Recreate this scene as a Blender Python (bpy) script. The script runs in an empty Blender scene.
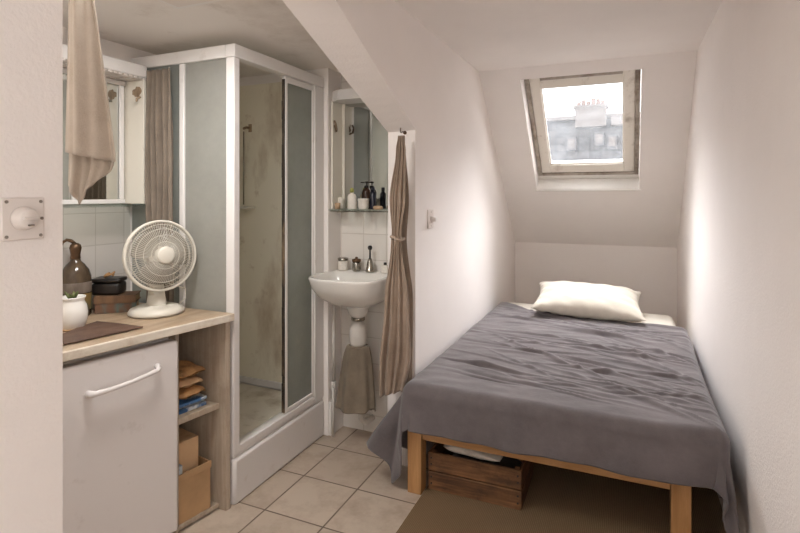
import bpy, bmesh, math, random
from mathutils import Vector, Matrix, noise
PI = math.pi
C = bpy.context.scene.collection
sc = bpy.context.scene
random.seed(7)

# ------------------------------------------------------------------ materials
def lin(c):
    return tuple((x/12.92 if x <= .04045 else ((x+.055)/1.055)**2.4) for x in c)
def rgb(r, g, b): return lin((r/255, g/255, b/255)) + (1,)

class NT:
    def __init__(s, name):
        s.m = bpy.data.materials.new(name); s.m.use_nodes = True
        s.t = s.m.node_tree; s.b = s.t.nodes['Principled BSDF']
        s.co = s.t.nodes.new('ShaderNodeTexCoord').outputs['Object']
    def n(s, typ, **kw):
        nd = s.t.nodes.new(typ)
        for k, v in kw.items():
            if hasattr(nd, k): setattr(nd, k, v)
            else: nd.inputs[k.replace('_', ' ')].default_value = v
        return nd
    def l(s, a, b): s.t.links.new(a, b)
    def mapped(s, scale=(1,1,1), loc=(0,0,0), rot=(0,0,0)):
        mp = s.t.nodes.new('ShaderNodeMapping')
        mp.inputs['Scale'].default_value = scale; mp.inputs['Location'].default_value = loc
        mp.inputs['Rotation'].default_value = rot
        s.l(s.co, mp.inputs[0]); return mp.outputs[0]
    def noise(s, scale, detail=4, rough=.55, vec=None, dist=0):
        nd = s.t.nodes.new('ShaderNodeTexNoise')
        nd.inputs['Scale'].default_value = scale; nd.inputs['Detail'].default_value = detail
        nd.inputs['Roughness'].default_value = rough; nd.inputs['Distortion'].default_value = dist
        s.l(vec if vec else s.co, nd.inputs['Vector']); return nd.outputs['Fac']
    def ramp(s, fac, stops):
        r = s.t.nodes.new('ShaderNodeValToRGB'); e = r.color_ramp.elements
        while len(e) < len(stops): e.new(.5)
        for i, (p, c) in enumerate(stops):
            e[i].position = p; e[i].color = c if len(c) == 4 else tuple(c)+(1,)
        s.l(fac, r.inputs[0]); return r.outputs['Color']
    def mix(s, fac, a, b, mode='MIX'):
        m = s.t.nodes.new('ShaderNodeMix'); m.data_type = 'RGBA'; m.blend_type = mode
        for sock, v in ((m.inputs[0], fac), (m.inputs[6], a), (m.inputs[7], b)):
            if hasattr(v, 'links'): s.l(v, sock)
            else: sock.default_value = v
        return m.outputs[2]
    def bump(s, h, strength=.3, dist=.01, prev=None):
        b = s.t.nodes.new('ShaderNodeBump')
        b.inputs['Strength'].default_value = strength; b.inputs['Distance'].default_value = dist
        s.l(h, b.inputs['Height'])
        if prev is not None: s.l(prev, b.inputs['Normal'])
        return b.outputs[0]
    def out(s, color=None, rough=None, normal=None, metal=None, spec=None, **kw):
        for nm, v in (('Base Color', color), ('Roughness', rough), ('Normal', normal), ('Metallic', metal), ('Specular IOR Level', spec)):
            if v is None: continue
            if hasattr(v, 'links'): s.l(v, s.b.inputs[nm])
            else: s.b.inputs[nm].default_value = v
        for k, v in kw.items(): s.b.inputs[k].default_value = v
        return s.m

BW = (0,0,0,1); WH = (1,1,1,1)
def plain(name, c, rough=.5, metal=0, var=.12, vs=8, bump=0, bs=200, bd=.001, spec=None):
    t = NT(name)
    f = t.noise(vs, 5)
    dark = tuple(x*(1-var) for x in c[:3])+(1,)
    lite = tuple(min(1, x*(1+var*.5)) for x in c[:3])+(1,)
    col = t.ramp(f, [(.3, dark), (.7, lite)])
    nrm = t.bump(t.noise(bs, 3), bump, bd) if bump else None
    return t.out(col, rough, nrm, metal, spec)

def wall_mat(name, c, bscale=120, bstr=.35, stain=.06, bd=.004):
    t = NT(name)
    f = t.noise(1.3, 5, .6)
    dark = tuple(x*(1-stain) for x in c[:3])+(1,)
    col = t.ramp(f, [(.35, dark), (.65, c)])
    n1 = t.bump(t.noise(bscale, 4, .6), bstr, bd)
    n2 = t.bump(t.noise(9, 3), .15, .01, n1)
    return t.out(col, .75, n2, spec=.25)

def dirty_mat(name, c, stain, lo=.45, hi=.75, scale=3, rough=.5, stretch=(1,1,.35), bump=0):
    t = NT(name)
    f = t.noise(scale, 7, .65, t.mapped(stretch))
    f2 = t.noise(scale*4, 5, .6)
    m1 = t.ramp(f, [(lo, BW), (hi, WH)])
    col = t.mix(m1, c, stain)
    col = t.mix(t.ramp(f2, [(.62, BW), (.8, (.5,.5,.5,1))]), col, stain)
    nrm = t.bump(f2, bump, .003) if bump else None
    return t.out(col, rough, nrm)

def wood_mat(name, c1, c2, axis='X', scale=1, rough=.55, dirt=None, bstr=.15):
    t = NT(name)
    st = {'X': (1.2, 14, 14), 'Y': (14, 1.2, 14), 'Z': (14, 14, 1.2)}[axis]
    v = t.mapped(tuple(x*scale for x in st))
    f = t.noise(2.2, 7, .65, v, .6)
    f2 = t.noise(9, 4, .6, v)
    col = t.ramp(f, [(.3, c1), (.7, c2)])
    col = t.mix(t.ramp(f2, [(.45, BW), (.7, (.35,.35,.35,1))]), col, c1)
    if dirt: col = t.mix(t.ramp(t.noise(5, 6, .7), [(.5, BW), (.72, (.8,.8,.8,1))]), col, dirt)
    return t.out(col, rough, t.bump(f2, bstr, .002))

def fabric_mat(name, c, c2, weave=900, bstr=.3, rough=.95, var=5, sheen=.2, strand=None):
    t = NT(name)
    col = t.ramp(t.noise(var, 6, .65, t.mapped(strand) if strand else None), [(.3, c), (.7, c2)])
    fine = t.noise(260, 2, .6)
    col = t.mix(t.ramp(fine, [(.35, (.0,.0,.0,1)), (.7, (.3,.3,.3,1))]), col, c2)
    n = t.bump(t.noise(weave/3, 2), bstr, .0015)
    n = t.bump(t.noise(28, 4), .35, .006, n)
    return t.out(col, rough, n, spec=.1, **{'Sheen Weight': sheen})

def tile_mat(name, w, h, c1, c2, mortar, ax=(0, 1), off=(0, 0), ms=.004, rough=.35, dirt=None, bstr=.4, dirt_lo=.5):
    t = NT(name)
    sep = t.n('ShaderNodeSeparateXYZ'); t.l(t.co, sep.inputs[0])
    com = t.n('ShaderNodeCombineXYZ')
    for k in range(2):
        a = t.n('ShaderNodeMath', operation='ADD'); t.l(sep.outputs[ax[k]], a.inputs[0]); a.inputs[1].default_value = 30*(w, h)[k]-off[k]
        t.l(a.outputs[0], com.inputs[k])
    br = t.t.nodes.new('ShaderNodeTexBrick'); br.offset = 0; br.squash = 1
    t.l(com.outputs[0], br.inputs['Vector'])
    br.inputs['Color1'].default_value = c1; br.inputs['Color2'].default_value = c2
    br.inputs['Mortar'].default_value = mortar
    br.inputs['Scale'].default_value = 1; br.inputs['Mortar Size'].default_value = ms
    br.inputs['Mortar Smooth'].default_value = .3
    br.inputs['Brick Width'].default_value = w; br.inputs['Row Height'].default_value = h
    col = br.outputs['Color']
    f = t.noise(6, 6, .65)
    if dirt: col = t.mix(t.ramp(f, [(dirt_lo, BW), (dirt_lo+.25, (.6,.6,.6,1))]), col, dirt)
    inv = t.n('ShaderNodeMath', operation='SUBTRACT'); inv.inputs[0].default_value = 1; t.l(br.outputs['Fac'], inv.inputs[1])
    nrm = t.bump(inv.outputs[0], bstr, .002)
    nrm = t.bump(t.noise(40, 3), .06, .003, nrm)
    return t.out(col, rough, nrm)

def glass_mix(name, tint, opacity, rough=.1, dcol=(.6,.65,.62,1), spec=.08, dirt=0, transl=.5):
    t = NT(name); nt = t.t
    nt.nodes.remove(t.b)
    tr = nt.nodes.new('ShaderNodeBsdfTransparent'); tr.inputs[0].default_value = tint
    df = nt.nodes.new('ShaderNodeBsdfDiffuse'); df.inputs[0].default_value = dcol
    tl = nt.nodes.new('ShaderNodeBsdfTranslucent'); tl.inputs[0].default_value = dcol
    gl = nt.nodes.new('ShaderNodeBsdfGlossy'); gl.inputs['Roughness'].default_value = rough
    m0 = nt.nodes.new('ShaderNodeMixShader'); m0.inputs[0].default_value = transl
    t.l(df.outputs[0], m0.inputs[1]); t.l(tl.outputs[0], m0.inputs[2])
    m1 = nt.nodes.new('ShaderNodeMixShader'); m1.inputs[0].default_value = opacity
    if dirt:
        r = t.ramp(t.noise(5, 6, .7), [(.35, (opacity-dirt,)*3+(1,)), (.7, (opacity+dirt,)*3+(1,))]); t.l(r, m1.inputs[0])
    t.l(tr.outputs[0], m1.inputs[1]); t.l(m0.outputs[0], m1.inputs[2])
    m2 = nt.nodes.new('ShaderNodeMixShader'); m2.inputs[0].default_value = spec
    t.l(m1.outputs[0], m2.inputs[1]); t.l(gl.outputs[0], m2.inputs[2])
    t.l(m2.outputs[0], nt.nodes['Material Output'].inputs[0])
    return t.m

M = {}
M['wall'] = wall_mat('white_plaster', rgb(241,236,232), 110, .35, .04)
M['wall_rough'] = wall_mat('rough_white_plaster', rgb(240,234,230), 95, .4, .04, .004)
M['reary'] = wall_mat('bounce_cut_brown_wall', rgb(132,112,96), 60, .2, .1)  # unseen rear wall, coloured dark to cut light bounced into the room
M['ceil'] = wall_mat('ceiling_paint', rgb(240,235,231), 60, .12, .05)
M['ceil2'] = dirty_mat('stained_ceiling_paint', rgb(232,227,222), rgb(178,166,154), .5, .85, 1.6, .8, (1,1,1))
M['floor'] = tile_mat('beige_floor_tiles', .3055, .3105, rgb(196,182,166), rgb(184,169,153), rgb(102,88,76), (0,1), (-1.185, 2.21), .0045, .42, rgb(146,126,108), .6, .45)
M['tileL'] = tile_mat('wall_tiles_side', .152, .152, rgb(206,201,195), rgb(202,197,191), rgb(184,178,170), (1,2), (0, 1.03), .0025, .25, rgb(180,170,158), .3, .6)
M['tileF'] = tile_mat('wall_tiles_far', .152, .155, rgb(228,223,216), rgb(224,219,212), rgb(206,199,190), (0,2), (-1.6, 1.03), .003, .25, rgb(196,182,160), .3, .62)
M['white'] = dirty_mat('white_painted_metal', rgb(226,223,220), rgb(185,174,162), .65, .95, 3, .35)
M['enamel'] = dirty_mat('white_enamel', rgb(218,213,211), rgb(186,178,172), .7, 1.0, 4, .3, (1,1,.6))
M['ceramic'] = plain('white_ceramic', rgb(230,227,221), .12, var=.04, vs=4)
M['tray'] = dirty_mat('shower_tray_enamel', rgb(222,219,217), rgb(182,168,152), .66, .95, 4, .3, (1,1,1))
M['trayfloor'] = dirty_mat('stained_tray_floor', rgb(222,216,202), rgb(165,150,125), .45, .75, 6, .4, (1,1,1))
M['panel'] = dirty_mat('stained_shower_panel', rgb(236,230,212), rgb(152,122,84), .52, .86, 3.2, .35, (1.4,1.4,.5))
M['frost'] = glass_mix('frosted_glass', (.94,.95,.94,1), .62, .25, rgb(210,211,206), .05, .05, .55)
M['frostd'] = glass_mix('dark_frosted_glass', (.88,.90,.89,1), .62, .25, rgb(184,189,186), .05, .05, .55)
M['clear'] = glass_mix('clear_glass', (.92,.96,.94,1), .06, .03, rgb(180,200,190), .12)
M['pane'] = glass_mix('dusty_window_glass', (.95,.96,.98,1), .045, .05, rgb(200,204,208), .03, .02, .5)
M['mirror'] = plain('old_mirror', rgb(208,208,203), .06, 1, .12, 3)
M['rust'] = dirty_mat('rusty_metal', rgb(120,84,50), rgb(60,42,30), .4, .6, 20, .8)
M['stain'] = dirty_mat('rust_stained_metal', rgb(168,146,120), rgb(92,68,48), .42, .7, 26, .7)
M['seal'] = dirty_mat('mouldy_rubber_seal', rgb(48,38,30), rgb(130,110,85), .5, .7, 14, .7)
M['chrome'] = plain('tarnished_chrome', rgb(165,160,150), .25, 1, .2, 12)
M['cream'] = dirty_mat('cream_cabinet_panel', rgb(224,219,207), rgb(178,160,136), .64, .9, 4, .5, (1,1,.4))
M['counter'] = wood_mat('worn_wood_worktop', rgb(150,128,104), rgb(184,162,136), 'Y', .8, .4, rgb(196,180,158))
M['cedge'] = wood_mat('pale_worktop_edge', rgb(204,194,178), rgb(226,218,204), 'Y', 1, .5, rgb(170,145,115))
M['shelfw'] = wood_mat('pale_shelf_wood', rgb(158,142,124), rgb(190,176,158), 'Z', 1, .6, rgb(142,124,104))
M['bedw'] = wood_mat('pine_bed_wood_upright', rgb(156,112,68), rgb(192,148,100), 'Z', 1, .5)
M['bedwx'] = wood_mat('pine_bed_wood', rgb(156,112,68), rgb(192,148,100), 'X', 1, .5)
M['crate'] = wood_mat('dark_stained_crate_wood', rgb(66,42,26), rgb(150,106,68), 'X', 1, .65, rgb(40,26,16), .5)
M['crateY'] = wood_mat('dark_crate_side_wood', rgb(70,42,24), rgb(126,82,48), 'Y', 1, .65, rgb(48,30,18), .5)
M['blanket'] = fabric_mat('grey_wool_blanket', rgb(86,81,82), rgb(114,107,108), 1100, .5, .95, 4, .25)
M['linen'] = fabric_mat('cream_linen', rgb(196,188,174), rgb(212,205,192), 900, .25, .9, 4, .1)
M['sheet'] = fabric_mat('ivory_sheet', rgb(206,199,186), rgb(222,216,204), 900, .2, .9, 4, .1)
M['towel'] = fabric_mat('beige_linen_towel', rgb(176,162,146), rgb(202,190,176), 700, .5, .95, 6, .2)
M['taupe'] = fabric_mat('taupe_curtain_cloth', rgb(112,101,90), rgb(140,128,115), 700, .4, .95, 6, .15)
M['brownc'] = fabric_mat('brown_linen_curtain', rgb(134,117,102), rgb(164,146,130), 700, .4, .95, 6, .15)
M['rag'] = fabric_mat('olive_beige_rag', rgb(112,101,88), rgb(138,126,110), 700, .5, .95, 8, .1)
M['fan'] = plain('cream_fan_plastic', rgb(208,203,191), .35, var=.05)
M['blade'] = glass_mix('translucent_fan_blade', (.85,.83,.8,1), .55, .2, rgb(190,184,172), .05)
M['bottle'] = dirty_mat('smoky_brown_glass', rgb(66,54,44), rgb(98,82,62), .4, .7, 14, .12)
M['label'] = dirty_mat('worn_olive_paper', rgb(122,98,52), rgb(70,84,70), .45, .6, 22, .7)
M['labelg'] = dirty_mat('worn_grey_paper', rgb(120,108,98), rgb(88,76,66), .45, .7, 16, .7)
M['bronze'] = plain('dull_bronze', rgb(108,84,64), .45, .8, .3, 20)
M['black'] = plain('black_lacquer', rgb(34,29,27), .35, var=.4, vs=20)
M['leather'] = dirty_mat('dark_brown_leather', rgb(98,74,60), rgb(66,46,36), .4, .7, 14, .6, (1,1,1), .3)
M['bookb'] = dirty_mat('brown_book_cloth', rgb(122,92,66), rgb(80,60,46), .45, .7, 14, .75)
M['bookt'] = dirty_mat('teal_brown_book_cloth', rgb(112,80,60), rgb(92,104,98), .45, .6, 16, .75)
M['pages'] = plain('old_pages', rgb(176,152,120), .9, var=.25, vs=60)
M['leaf'] = plain('green_leaf', rgb(96,104,58), .5, var=.3, vs=30)
M['soil'] = plain('potting_soil', rgb(60,44,34), .95, var=.3, vs=60)
M['card'] = plain('brown_cardboard', rgb(176,142,104), .85, var=.18, vs=10)
M['cardl'] = dirty_mat('pale_cardboard', rgb(206,172,134), rgb(160,112,72), .5, .75, 9, .85)
M['kraft'] = dirty_mat('kraft_paper', rgb(188,146,98), rgb(130,88,54), .45, .7, 16, .8, (1,1,1), .6)
M['blue'] = dirty_mat('blue_printed_cover', rgb(64,104,150), rgb(205,212,214), .5, .6, 14, .4, (1,1,1))
M['print'] = dirty_mat('printed_magazine', rgb(186,190,190), rgb(78,104,130), .5, .62, 18, .45, (1,1,1))
M['paperw'] = dirty_mat('crumpled_newsprint', rgb(206,198,186), rgb(150,140,128), .5, .75, 10, .8, (1,1,1), .6)
M['darkcloth'] = fabric_mat('dark_cloth', rgb(44,40,38), rgb(70,64,58), 700, .4)
M['plastic'] = plain('ivory_plastic', rgb(222,214,208), .35, var=.04)
M['screw'] = plain('screw_steel', rgb(150,142,134), .4, .9)
M['pvc'] = plain('grey_white_pvc', rgb(208,203,196), .4, var=.06)
M['amber'] = plain('amber_bottle', rgb(58,38,28), .15, var=.2)
M['navy'] = plain('navy_plastic', rgb(28,30,44), .3, var=.2)
M['cotton'] = plain('white_cotton', rgb(228,222,212), .9, var=.1, vs=80, bump=.4, bs=150)
M['lime'] = plain('yellow_green_cap', rgb(160,162,84), .4)
M['soap'] = plain('tan_soap', rgb(196,164,132), .5)
M['sashw'] = dirty_mat('weathered_cream_sash', rgb(226,220,210), rgb(150,136,120), .58, .8, 5, .5, (1,1,1), .2)
M['framew'] = dirty_mat('weathered_brown_frame', rgb(172,163,152), rgb(116,102,88), .4, .7, 9, .6, (1,1,1), .2)
M['slate'] = tile_mat('pale_slates', .5, .35, rgb(84,80,80), rgb(68,66,68), rgb(52,52,54), (0,2), (0,0), .03, .8, rgb(116,112,110), .35)
M['stone'] = plain('pale_render', rgb(120,115,112), .8, var=.2, vs=1.5)
M['chim'] = tile_mat('pale_chimney_brick', .22, .08, rgb(104,96,92), rgb(94,87,83), rgb(110,104,100), (0,2), (0,0), .012, .9)
M['pot'] = plain('clay_pot', rgb(126,104,96), .8, var=.2)

# rug weave
t = NT('sisal_rug')
w1 = t.t.nodes.new('ShaderNodeTexWave'); w1.bands_direction = 'X'; w1.inputs['Scale'].default_value = 42; w1.inputs['Distortion'].default_value = 1.2; w1.inputs['Detail'].default_value = 2
w2 = t.t.nodes.new('ShaderNodeTexWave'); w2.bands_direction = 'Y'; w2.inputs['Scale'].default_value = 50; w2.inputs['Distortion'].default_value = 1.2; w2.inputs['Detail'].default_value = 2
t.l(t.co, w1.inputs[0]); t.l(t.co, w2.inputs[0])
hh = t.mix(1.0, w1.outputs['Color'], w2.outputs['Color'], 'MULTIPLY')
col = t.mix(hh, rgb(112,92,70), rgb(166,142,112))
col = t.mix(t.ramp(t.noise(3, 5), [(.35, BW), (.7, (.45,.45,.45,1))]), col, rgb(134,110,84))
M['rug'] = t.out(col, .95, t.bump(hh, .8, .004), spec=.1)

# ------------------------------------------------------------------ mesh helpers
def B(): return bmesh.new()
def box(bm, x0, x1, y0, y1, z0, z1, mat=None):
    r = bmesh.ops.create_cube(bm, size=1)
    mx = Matrix.Translation(((x0+x1)/2, (y0+y1)/2, (z0+z1)/2)) @ Matrix.Diagonal((abs(x1-x0), abs(y1-y0), abs(z1-z0), 1))
    if mat is not None: mx = mat @ mx
    bmesh.ops.transform(bm, matrix=mx, verts=r['verts']); return bm
def bx(*a, **k): return box(B(), *a, **k)
def frame_from(d):
    d = Vector(d).normalized()
    up = Vector((0,0,1)) if abs(d.z) < .95 else Vector((1,0,0))
    a = d.cross(up).normalized(); b = a.cross(d).normalized()
    return a, b
def tube(bm, pts, r, seg=8, closed=False):
    pts = [Vector(p) for p in pts]; n = len(pts); rings = []
    rr = r if isinstance(r, (list, tuple)) else [r]*n
    pa = None
    for i, p in enumerate(pts):
        if closed: d = pts[(i+1) % n]-pts[i-1]
        else: d = pts[min(i+1, n-1)]-pts[max(i-1, 0)]
        if pa is None: a, b = frame_from(d)
        else:
            d = d.normalized(); a = (pa-d*pa.dot(d)).normalized(); b = a.cross(d).normalized()
        pa = a
        rings.append([bm.verts.new(p+(a*math.cos(q)+b*math.sin(q))*rr[i]) for q in [2*PI*k/seg for k in range(seg)]])
    m = n if closed else n-1
    for i in range(m):
        A, Bq = rings[i], rings[(i+1) % n]
        for k in range(seg): bm.faces.new((A[k], A[(k+1) % seg], Bq[(k+1) % seg], Bq[k]))
    if not closed:
        bm.faces.new(rings[0][::-1]); bm.faces.new(rings[-1])
    return bm
def lathe(bm, prof, c=(0,0,0), seg=32, sx=1, sy=1, mat=None):
    c = Vector(c); rings = []; vs = []
    for r, z in prof:
        if r < 1e-6: ring = [bm.verts.new(c+Vector((0,0,z)))]
        else: ring = [bm.verts.new(c+Vector((r*sx*math.cos(2*PI*k/seg), r*sy*math.sin(2*PI*k/seg), z))) for k in range(seg)]
        rings.append(ring); vs += ring
    for A, D in zip(rings, rings[1:]):
        for k in range(seg):
            k2 = (k+1) % seg
            if len(A) == 1 and len(D) == 1: break
            if len(A) == 1: bm.faces.new((A[0], D[k], D[k2]))
            elif len(D) == 1: bm.faces.new((A[k], D[0], A[k2]))
            else: bm.faces.new((A[k], D[k], D[k2], A[k2]))
    if len(rings[0]) > 1: bm.faces.new(rings[0])
    if len(rings[-1]) > 1: bm.faces.new(rings[-1][::-1])
    if mat is not None: bmesh.ops.transform(bm, matrix=mat, verts=vs)
    return bm
def surf(bm, fn, nu, nv):
    g = [[bm.verts.new(fn(i/nu, j/nv)) for j in range(nv+1)] for i in range(nu+1)]
    for i in range(nu):
        for j in range(nv): bm.faces.new((g[i][j], g[i+1][j], g[i+1][j+1], g[i][j+1]))
    return bm
def prism(bm, A, Bp):
    """two matching outlines joined side by side"""
    a = [bm.verts.new(p) for p in A]; b = [bm.verts.new(p) for p in Bp]; n = len(a)
    bm.faces.new(a); bm.faces.new(b[::-1])
    for i in range(n): bm.faces.new((a[i], b[i], b[(i+1) % n], a[(i+1) % n]))
    return bm

def mk(name, bm, mat, parent=None, bev=0, smooth=False, solid=0, sub=0, local=False, label=None):
    """world-space bmesh -> one object; parts are re-expressed relative to their parent"""
    if parent is not None and not local:
        bm.transform(world_of(parent).inverted())
    bmesh.ops.recalc_face_normals(bm, faces=bm.faces)
    me = bpy.data.meshes.new(name); bm.to_mesh(me); bm.free()
    o = bpy.data.objects.new(name, me); C.objects.link(o)
    me.materials.append(mat)
    if parent is not None: o.parent = parent
    if smooth:
        for p in me.polygons: p.use_smooth = True
    if solid:
        s = o.modifiers.new('solid', 'SOLIDIFY'); s.thickness = solid; s.offset = 0
    if bev:
        b = o.modifiers.new('bevel', 'BEVEL'); b.width = bev; b.segments = 2; b.limit_method = 'ANGLE'; b.angle_limit = .6
        if not smooth:
            for p in me.polygons: p.use_smooth = True
            try: me.set_sharp_from_angle(angle=.6)
            except Exception: pass
    if sub:
        s = o.modifiers.new('sub', 'SUBSURF'); s.levels = sub; s.render_levels = sub
    if label: o['label'] = label
    return o
def world_of(o):
    m = o.matrix_basis.copy()
    if o.parent is not None: m = world_of(o.parent) @ m
    return m
def tag(o, label, cat, group=None, kind=None):
    o['label'] = label; o['category'] = cat
    if group: o['group'] = group
    if kind: o['kind'] = kind
    return o
def thing(name, label, cat, loc=(0,0,0), rz=0, group=None):
    o = bpy.data.objects.new(name, None); C.objects.link(o); o.empty_display_size = .05
    o.location = loc; o.rotation_euler = (0, 0, rz)
    return tag(o, label, cat, group)
def struct(name, bm, mat, parent=None, **k):
    o = mk(name, bm, mat, parent, **k)
    if parent is None: o['kind'] = 'structure'
    return o

# ------------------------------------------------------------------ main dimensions (metres, eye at x=0 y=0 z=1.42)
XL, XR, YB, YR = -1.0, .42, 5.16, -1.7
XI = -1.156            # niche side of the left wall
XN = -2.30             # niche left wall
ZC, ZN = 2.34, 2.17    # ceilings
SY0_, ZW_ = 1.860, .886
YJ = 2.50              # far jamb of the niche opening
YN0, YN1 = .66, 2.78   # niche near / far wall

# ------------------------------------------------------------------ setting
struct('floor', bx(XN-.1, XR+.1, YR-.1, YB+.1, -.1, 0), M['floor'])
bm = B(); box(bm, XR, XR+.1, -.2, YB+.1, 0, ZC+.1); box(bm, XR, XR+.1, YR-.1, -1.3, 0, ZC+.1)
box(bm, XR, XR+.1, -1.3, -.2, 0, .9); box(bm, XR, XR+.1, -1.3, -.2, 2.1, ZC+.1)
struct('wall_right', bm, M['wall_rough'])
w3 = bpy.data.objects.new('added_side_window', None); C.objects.link(w3); w3.location = (XR+.05, -.75, .9); w3['kind'] = 'structure'  # added window out of view, put in to bring fill light sideways
bm = B()
for a in ((-1.3,-1.25,.9,2.1), (-.25,-.2,.9,2.1), (-1.25,-.25,.9,.95), (-1.25,-.25,2.05,2.1)):
    box(bm, XR+.03, XR+.07, a[0], a[1], a[2], a[3])
mk('window_frame', bm, M['white'], w3, bev=.004)
struct('wall_back', bx(XL-.1, XR, YB, YB+.1, 0, .955), M['wall'])
bm = B()
def yz(o, i=None):
    i = i or o
    prism(bm, [(XL, y, z) for y, z in o], [(XI, y, z) for y, z in i])
yz([(YR, 0), (YN0, 0), (YN0, ZC), (YR, ZC)])
yz([(YN0, ZN), (1.66, ZN), (1.66, ZC), (YN0, ZC)], [(YN0, ZN), (1.49, ZN), (1.49, ZC), (YN0, ZC)])
def sl(k, n, y0, z1):
    f = k/n; return (y0+(YJ-y0)*f, ZN+(z1-ZN)*f)
for k in range(16):
    o0, o1 = sl(k, 16, 1.66, 1.757), sl(k+1, 16, 1.66, 1.757); i0, i1 = sl(k, 16, 1.49, 1.752), sl(k+1, 16, 1.49, 1.752)
    yz([o0, o1, (o1[0], ZC), (o0[0], ZC)], [i0, i1, (i1[0], ZC), (i0[0], ZC)])
yz([(YJ, 0), (3.775, 0), (3.775, ZC), (YJ, ZC)])
yz([(3.775, 0), (YB, 0), (YB, .955), (3.775, ZC)])
bmesh.ops.remove_doubles(bm, verts=bm.verts, dist=.0005)
seen = {}
for f in list(bm.faces):      # drop the inner walls between the pieces
    k = tuple(sorted(v.index for v in f.verts))
for f in bm.faces: f.normal_update()
bm.verts.index_update()
for f in list(bm.faces):
    seen.setdefault(tuple(sorted(v.index for v in f.verts)), []).append(f)
bmesh.ops.delete(bm, geom=[f for v in seen.values() if len(v) > 1 for f in v], context='FACES_ONLY')
struct('wall_left', bm, M['wall_rough'])
struct('ceiling', bx(XL-.156, XR, YR, 3.775, ZC, ZC+.1), M['ceil'])
struct('ceiling_niche', bx(XN, XI, YN0-.1, YN1+.1, ZN, ZN+.08), M['ceil2'])
struct('wall_niche_left', bx(XN-.1, XN, YN0-.1, YN1+.1, 0, ZN), M['wall'])
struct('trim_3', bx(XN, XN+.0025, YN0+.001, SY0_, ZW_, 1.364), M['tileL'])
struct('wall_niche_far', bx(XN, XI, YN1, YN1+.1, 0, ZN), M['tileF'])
struct('wall_niche_near', bx(XN, XI, YN0-.1, YN0, 0, ZN), M['wall'])
struct('wall_partition', bx(XN, -1.606, 2.632, YN1, 0, ZN), M['wall'])
struct('trim_1', bx(-1.606, -1.588, 2.634, YN1-.001, 0, .20), M['white'], bev=.004)
# rear wall with an added, unseen window opening behind the viewer for fill light
bm = B()
box(bm, XL, XR, YR-.1, YR, 0, .9); box(bm, XL, XR, YR-.1, YR, 2.1, ZC)
box(bm, XL, -.85, YR-.1, YR, .9, 2.1); box(bm, .27, XR, YR-.1, YR, .9, 2.1)
struct('wall_rear', bm, M['reary'])
w2 = bpy.data.objects.new('added_rear_window', None); C.objects.link(w2); w2.location = (-.29, YR-.05, .9); w2['kind'] = 'structure'  # added window behind the viewer, made for the rear fill
bm = B()
for a in ((-.85,-.80,.9,2.1), (.22,.27,.9,2.1), (-.31,-.27,.95,2.05), (-.80,.22,.9,.95), (-.80,.22,2.05,2.1)):
    box(bm, a[0], a[1], YR-.07, YR-.03, a[2], a[3])
mk('window_frame', bm, M['white'], w2, bev=.004)

# sloping ceiling with the skylight
S0 = Vector((-.71, 3.848, 2.267)); SD = Vector((0, .70711, -.70711)); SN = Vector((0, .70711, .70711))
MS = Matrix(((1,0,0,S0.x), (0,SD.y,SN.y,S0.y), (0,SD.z,SN.z,S0.z), (0,0,0,1)))   # local (a, b, c) -> world
WA, WB, TH = .815, 1.13, .20
bm = B()
a0, a1, b0, b1 = XL-.0-S0.x-.15, XR-S0.x+.1, -.19, 1.856
box(bm, a0, a1, b0, 0, 0, TH, MS); box(bm, a0, a1, WB, b1, 0, TH, MS)
box(bm, a0, 0, 0, WB, 0, TH, MS); box(bm, WA, a1, 0, WB, 0, TH, MS)
struct('ceiling_slope', bm, M['ceil'])
win = bpy.data.objects.new('window_1', None); C.objects.link(win); win.location = MS @ Vector((WA/2, WB/2, .1)); win['kind'] = 'structure'
def ring(a0, a1, b0, b1, w, c0, c1, wt=None, wb=None):
    bm = B(); wt = wt or w; wb = wb or w
    box(bm, a0, a0+w, b0, b1, c0, c1, MS); box(bm, a1-w, a1, b0, b1, c0, c1, MS)
    box(bm, a0+w, a1-w, b0, b0+wt, c0, c1, MS); box(bm, a0+w, a1-w, b1-wb, b1, c0, c1, MS)
    return bm
mk('window_frame', ring(.004, WA-.004, .004, WB-.045, .034, .125, .195, .06, .026), M['framew'], win, bev=.004)
sash = mk('sash', ring(.038, WA-.038, .066, WB-.071, .077, .135, .20, .12, .085), M['sashw'], win, bev=.006)
mk('glass', bx(.11, WA-.11, .182, WB-.152, .165, .171, mat=MS), M['pane'], win)
mk('glazing_bead', ring(.112, WA-.112, .184, WB-.154, .012, .150, .164), M['sashw'], win, bev=.002)
mk('vent_bar', bx(.12, WA-.12, .075, .10, .118, .139, mat=MS), M['framew'], win, bev=.004)
# lining and little sill
bm = B(); box(bm, -.012, WA+.012, WB, WB+.014, -.012, .0, MS)
box(bm, -.0, WA, WB-.004, WB, 0, .20, MS); box(bm, 0, WA, WB-.044, WB-.004, .13, .199, MS); struct('trim_2', bm, M['ceramic'], bev=.003)

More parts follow.
